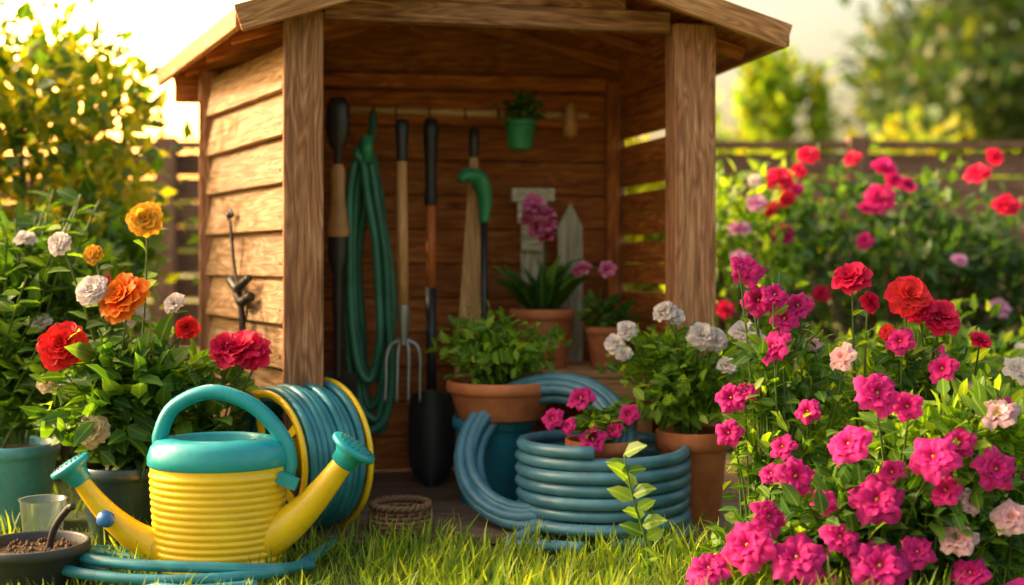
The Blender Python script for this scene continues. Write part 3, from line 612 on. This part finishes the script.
for k in range(20):
    t=R(0,6.28);rr=R(.03,.15);stem(B,bag,(-.88,3.5,.15),(-.88+rr*math.cos(t),3.5+rr*.5*math.sin(t),R(.25,.48)),.004,8,.08,0,1,.2)
for x,y,z,r_ in ((-.775,3.43,.555,.072),(-.82,3.43,.562,.05),(-.735,3.43,.55,.05)): stem(B,bag,(-.86,3.5,.15),(x,y+.02,z-.03),.005,5,.06,0,1,.2);dahlia(B,(x,y,z),fnor(.3),r_,2)
bag.flush(B);B.build('foliage_and_flowers',[M_stem,M_leaf,P_crim],e)
e=group('potted_leafy_shrub');pot((-1.55,3.72,.0),.14,.11,.25,.03,M_pottl,e)
B=MB();bag=Bag()
for k in range(30):
    t=R(0,6.28);rr=R(.04,.34);stem(B,bag,(-1.55+R(-.04,.04),3.74,.24),(-1.55+rr*math.cos(t),3.85+rr*.6*math.sin(t),R(.50,1.08)),.005,18,.10,0,1+int(R()<.5),.25)
cloud(bag,(-1.6,3.9,.62),(.30,.17,.26),500,.095,40,.2,1,.3)
for x,z in ((-1.5,.88),(-1.45,.62),(-1.72,.7)): dahlia(B,(x,3.7,z),fnor(),.035,3)
bag.flush(B);B.build('foliage',[M_stem,M_leaf,M_leafL,P_wh],e)
B=MB();bag=Bag()
for k in range(12):
    stem(B,bag,(-1.72+R(-.05,.05),3.8+R(-.05,.05),0),(-1.50+R(-.18,.16),3.55+R(-.1,.1),R(.5,.98)),.005,15,.10,0,1+int(R()<.55),.5)
bag.flush(B);B.build('leafy_garden_plant',[M_stem,M_leaf,M_leafL])
e=group('charcoal_planter_bowl');pot((-1.21,3.04,.0),.135,.10,.10,.022,M_dkpot,e)
B=MB();tube(B,smoothpath([(-1.17,3.03,.08),(-1.15,3.02,.14),(-1.11,3.0,.19),(-1.09,2.98,.20)],8),.009,8,0)
for k in range(60): q=np.array([-1.21+R(-.09,.09),3.04+R(-.09,.09),.083]);lathe(B,[(.001,.008),(.007,.0),(.001,-.006)],q,6,1)
B.build('twig_and_pebbles',[M_black,M_bark],e)
mg,nt,bs=mat('clear_glass');bs.inputs['Transmission Weight'].default_value=.9;bs.inputs['Roughness'].default_value=.06;bs.inputs['Base Color'].default_value=(.8,.9,.86,1)
bs.inputs['IOR'].default_value=1.4
B=MB();lathe(B,[(.001,.01),(.045,.01),(.060,.165),(.064,.168),(.058,.166),(.043,.016),(.001,.015)],(-1.27,3.25,.0),32,0);B.build('glass_tumbler',[mg])
# ================================================================ BACKGROUND
B=MB()
for k in range(10):
    z=.09+k*.144
    for s in range(8): board(B,(-8+s*2+.01,7.0+R(-.006,.006),z),(-6+s*2-.01,7.0+R(-.006,.006),z),.124,.022,(0,0,1),0)
for s in range(9): board(B,(-8+s*2,6.95,0),(-8+s*2,6.95,1.54),.11,.09,(1,0,0),0)
for s in range(8): board(B,(-8+s*2+.005,7.0,1.50),(-6+s*2-.005,7.0,1.50),.13,.035,(0,1,0),0)
B.build('garden_fence',[M_fence])
def shrub(name,c,rad,n,ls,mats,k=50,fl=None,m2=.0,sig=.16):
    B=MB();bag=Bag();cl=cloud(bag,c,rad,n,ls,k,sig,1,.5)
    if m2: bag.M=list(np.where(R(0,1,len(bag.P))<m2,2,1))
    for q in cl[::2]: tube(B,bez((c[0]+R(-.1,.1),c[1]+R(-.1,.1),0),(c[0]+(q[0]-c[0])*.3,c[1],q[2]*.6),q,7),np.linspace(.018,.005,7),6,0,False)
    bag.flush(B,LEAF if ls<.07 else LEAF2)
    if fl:
        for (x,y,z,r_,mi) in fl: dahlia(B,(x,y,z),fnor(),r_*.78,3+mi,((8,80,1.),(7,50,.8),(4,20,.6)))
    return B.build(name,mats)
shrub('tall_sunlit_shrub',(-2.15,5.1,1.05),(.70,.5,.83),5000,.085,[M_bark,M_leafY,M_leaf],60,None,.35)
shrub('tall_sunlit_shrub',(-2.75,4.7,1.05),(.55,.5,1.0),2600,.085,[M_bark,M_leafY,M_leaf],50,None,.35)
shrub('leafy_shrub',(-1.75,4.6,.5),(.42,.35,.45),1700,.085,[M_bark,M_leaf,M_leafL,P_wh,P_crim],40,[(-1.35,4.3,.62,.06,0),(-1.42,4.25,.75,.05,1),(-1.55,4.2,.4,.06,0)],.4)
fl=[(1.135,5.1,1.16,.075,0),(1.15,5.1,.93,.07,1),(1.27,5.15,1.27,.06,0),(1.58,5.1,1.21,.075,1),(1.56,5.1,1.08,.085,1),(1.98,5.1,1.19,.07,0),(2.1,5.1,1.05,.07,0),(1.45,5.1,1.25,.05,0),(1.68,5.1,1.14,.05,1),(2.05,5.1,1.26,.05,0),(1.1,5.1,1.04,.05,0),(1.17,5.1,1.08,.05,0),
 (2.05,5.05,.62,.06,2),(2.18,5.05,.40,.06,1),(2.2,5.05,.95,.06,1),(1.9,5.1,.82,.045,2),(1.5,5.1,.9,.05,1),(1.3,5.05,.68,.05,0),(2.4,5.1,1.1,.07,0),(1.22,5.1,1.2,.045,0),(2.3,5.1,.7,.06,0),(1.62,5.1,1.16,.05,1),(1.5,5.1,1.04,.045,1),(1.21,5.1,1.12,.04,1)]
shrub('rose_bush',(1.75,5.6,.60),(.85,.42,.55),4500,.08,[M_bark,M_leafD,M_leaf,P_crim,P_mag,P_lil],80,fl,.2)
fl=[(.93,4.9,.95,.06,2),(1.0,4.9,1.05,.055,2),(.93,4.9,.83,.05,2),(.86,4.85,.62,.05,0),(.98,4.85,1.14,.04,3)]
shrub('lilac_bush',(.98,5.2,.63),(.26,.3,.58),1800,.068,[M_bark,M_leafL,M_leaf,P_crim,P_mag,P_lil,P_wh],40,fl,.5)
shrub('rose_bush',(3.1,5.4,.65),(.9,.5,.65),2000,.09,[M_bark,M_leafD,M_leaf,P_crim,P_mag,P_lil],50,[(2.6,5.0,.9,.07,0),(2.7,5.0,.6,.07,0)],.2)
shrub('slit_glow_shrub',(.62,6.3,.80),(.40,.3,.65),1800,.11,[M_bark,M_leafY,M_leafY],45,None,0)  # yellow shrub added behind the right wall so its slits show bright
shrub('garden_shrub',(1.5,4.35,.30),(.6,.3,.33),2000,.065,[M_bark,M_leaf,M_leafL,P_wh,P_mag,P_lil],45,[(1.75,4.1,.5,.05,0),(1.9,4.1,.42,.04,0),(1.45,4.1,.5,.045,1),(1.95,4.1,.6,.05,2)],.4)
def tree(name,base,h,cr,n,ls,mats,k=70,narrow=False):
    B=MB();bag=Bag();x,y=base;cz=h*.6 if not narrow else h*.55
    rad=(cr,cr,h*.42) if not narrow else (cr,cr,h*.46)
    cl=cloud(bag,(x,y,cz),rad,n,ls,k,.13,1,.35);bag.M=list(np.where(R(0,1,len(bag.P))<.35,2,1))
    tube(B,[(x,y,0),(x+.05*cr,y,h*.3),(x,y,h*.75)],[h*.03,h*.022,h*.006],10,0)
    for q in cl[::2]: tube(B,bez((x,y,h*.25),(x+(q[0]-x)*.3,y+(q[1]-y)*.3,q[2]*.8),q,6),np.linspace(h*.009,h*.002,6),6,0,False)
    bag.flush(B,LEAF2);B.build(name,mats)
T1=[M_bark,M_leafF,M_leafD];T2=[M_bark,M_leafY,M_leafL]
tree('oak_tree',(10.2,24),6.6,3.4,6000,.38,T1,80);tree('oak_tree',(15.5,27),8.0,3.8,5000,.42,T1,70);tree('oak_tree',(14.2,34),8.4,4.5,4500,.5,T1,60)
tree('oak_tree',(7.6,38),5.0,2.4,3000,.4,T1,50)
tree('cypress_tree',(3.6,16),3.95,.55,3600,.18,[M_bark,M_leafL,M_leafY],50,True)
tree('cypress_tree',(2.9,18.5),3.1,.9,2000,.22,[M_bark,M_leafL,M_leafY],40,True)
tree('maple_tree',(-9.8,16),4.2,2.2,3000,.28,T2,60)
for (x,w) in ((4.4,1.1),(6.2,1.3),(8.0,1.2)): shrub('yellow_hedge',(x,13.0,1.0),(w,.6,1.12),1700,.18,T2,45,None,.3)
B=MB();bag=Bag()
for k in range(26):
    x=-40+k*3.4;cloud(bag,(x,48+R(-3,3),1.6),(3.2,2,R(1.8,3.0)),260,.6,16,.25,0,.2)
bag.flush(B,LEAF2);B.build('distant_tree_line',[M_leafF])

# ================================================================ LIGHT, CAMERA
sc=bpy.context.scene
S=Vector((-.84,.20,.48)).normalized();el=math.asin(S.z);az=math.atan2(S.x,S.y)
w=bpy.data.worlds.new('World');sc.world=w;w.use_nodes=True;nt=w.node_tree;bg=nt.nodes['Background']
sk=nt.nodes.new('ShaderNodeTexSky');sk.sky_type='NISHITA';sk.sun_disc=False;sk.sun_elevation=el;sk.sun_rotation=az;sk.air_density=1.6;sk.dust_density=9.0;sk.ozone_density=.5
# warm gain on the sky colour, with glow patches added for back rim light
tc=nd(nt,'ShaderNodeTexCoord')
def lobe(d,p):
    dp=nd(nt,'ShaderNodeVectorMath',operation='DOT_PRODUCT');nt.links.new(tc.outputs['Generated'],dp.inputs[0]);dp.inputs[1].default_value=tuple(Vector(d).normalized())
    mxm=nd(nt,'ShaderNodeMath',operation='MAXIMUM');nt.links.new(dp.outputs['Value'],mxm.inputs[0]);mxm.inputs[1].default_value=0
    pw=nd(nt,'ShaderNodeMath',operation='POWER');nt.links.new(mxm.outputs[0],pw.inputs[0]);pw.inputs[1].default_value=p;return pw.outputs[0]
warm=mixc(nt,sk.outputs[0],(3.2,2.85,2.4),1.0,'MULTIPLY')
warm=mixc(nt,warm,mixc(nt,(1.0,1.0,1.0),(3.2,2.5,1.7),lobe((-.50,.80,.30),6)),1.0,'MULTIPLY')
warm=mixc(nt,warm,mixc(nt,(1.0,1.0,1.0),(9.0,6.0,3.2),lobe((-.40,.88,.26),40)),1.0,'MULTIPLY')  # tight glow painted into the sky, further back than the sun lamp
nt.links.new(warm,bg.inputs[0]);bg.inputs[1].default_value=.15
l=bpy.data.lights.new('sun','SUN');l.energy=5;l.angle=math.radians(.6);l.color=(1,.84,.60)
so=bpy.data.objects.new('sun',l);sc.collection.objects.link(so);so.rotation_euler=S.to_track_quat('Z','Y').to_euler()
cam=bpy.data.cameras.new('camera');co=bpy.data.objects.new('camera',cam);sc.collection.objects.link(co)
co.location=(0,0,.8);co.rotation_euler=(math.radians(90),0,0);cam.lens=42.19;cam.sensor_width=36;cam.shift_y=-.0268;cam.clip_end=1500
cam.dof.use_dof=True;cam.dof.focus_distance=3.15;cam.dof.aperture_fstop=1.15
sc.camera=co
sc.view_settings.view_transform='Standard';sc.view_settings.look='None';sc.view_settings.exposure=0
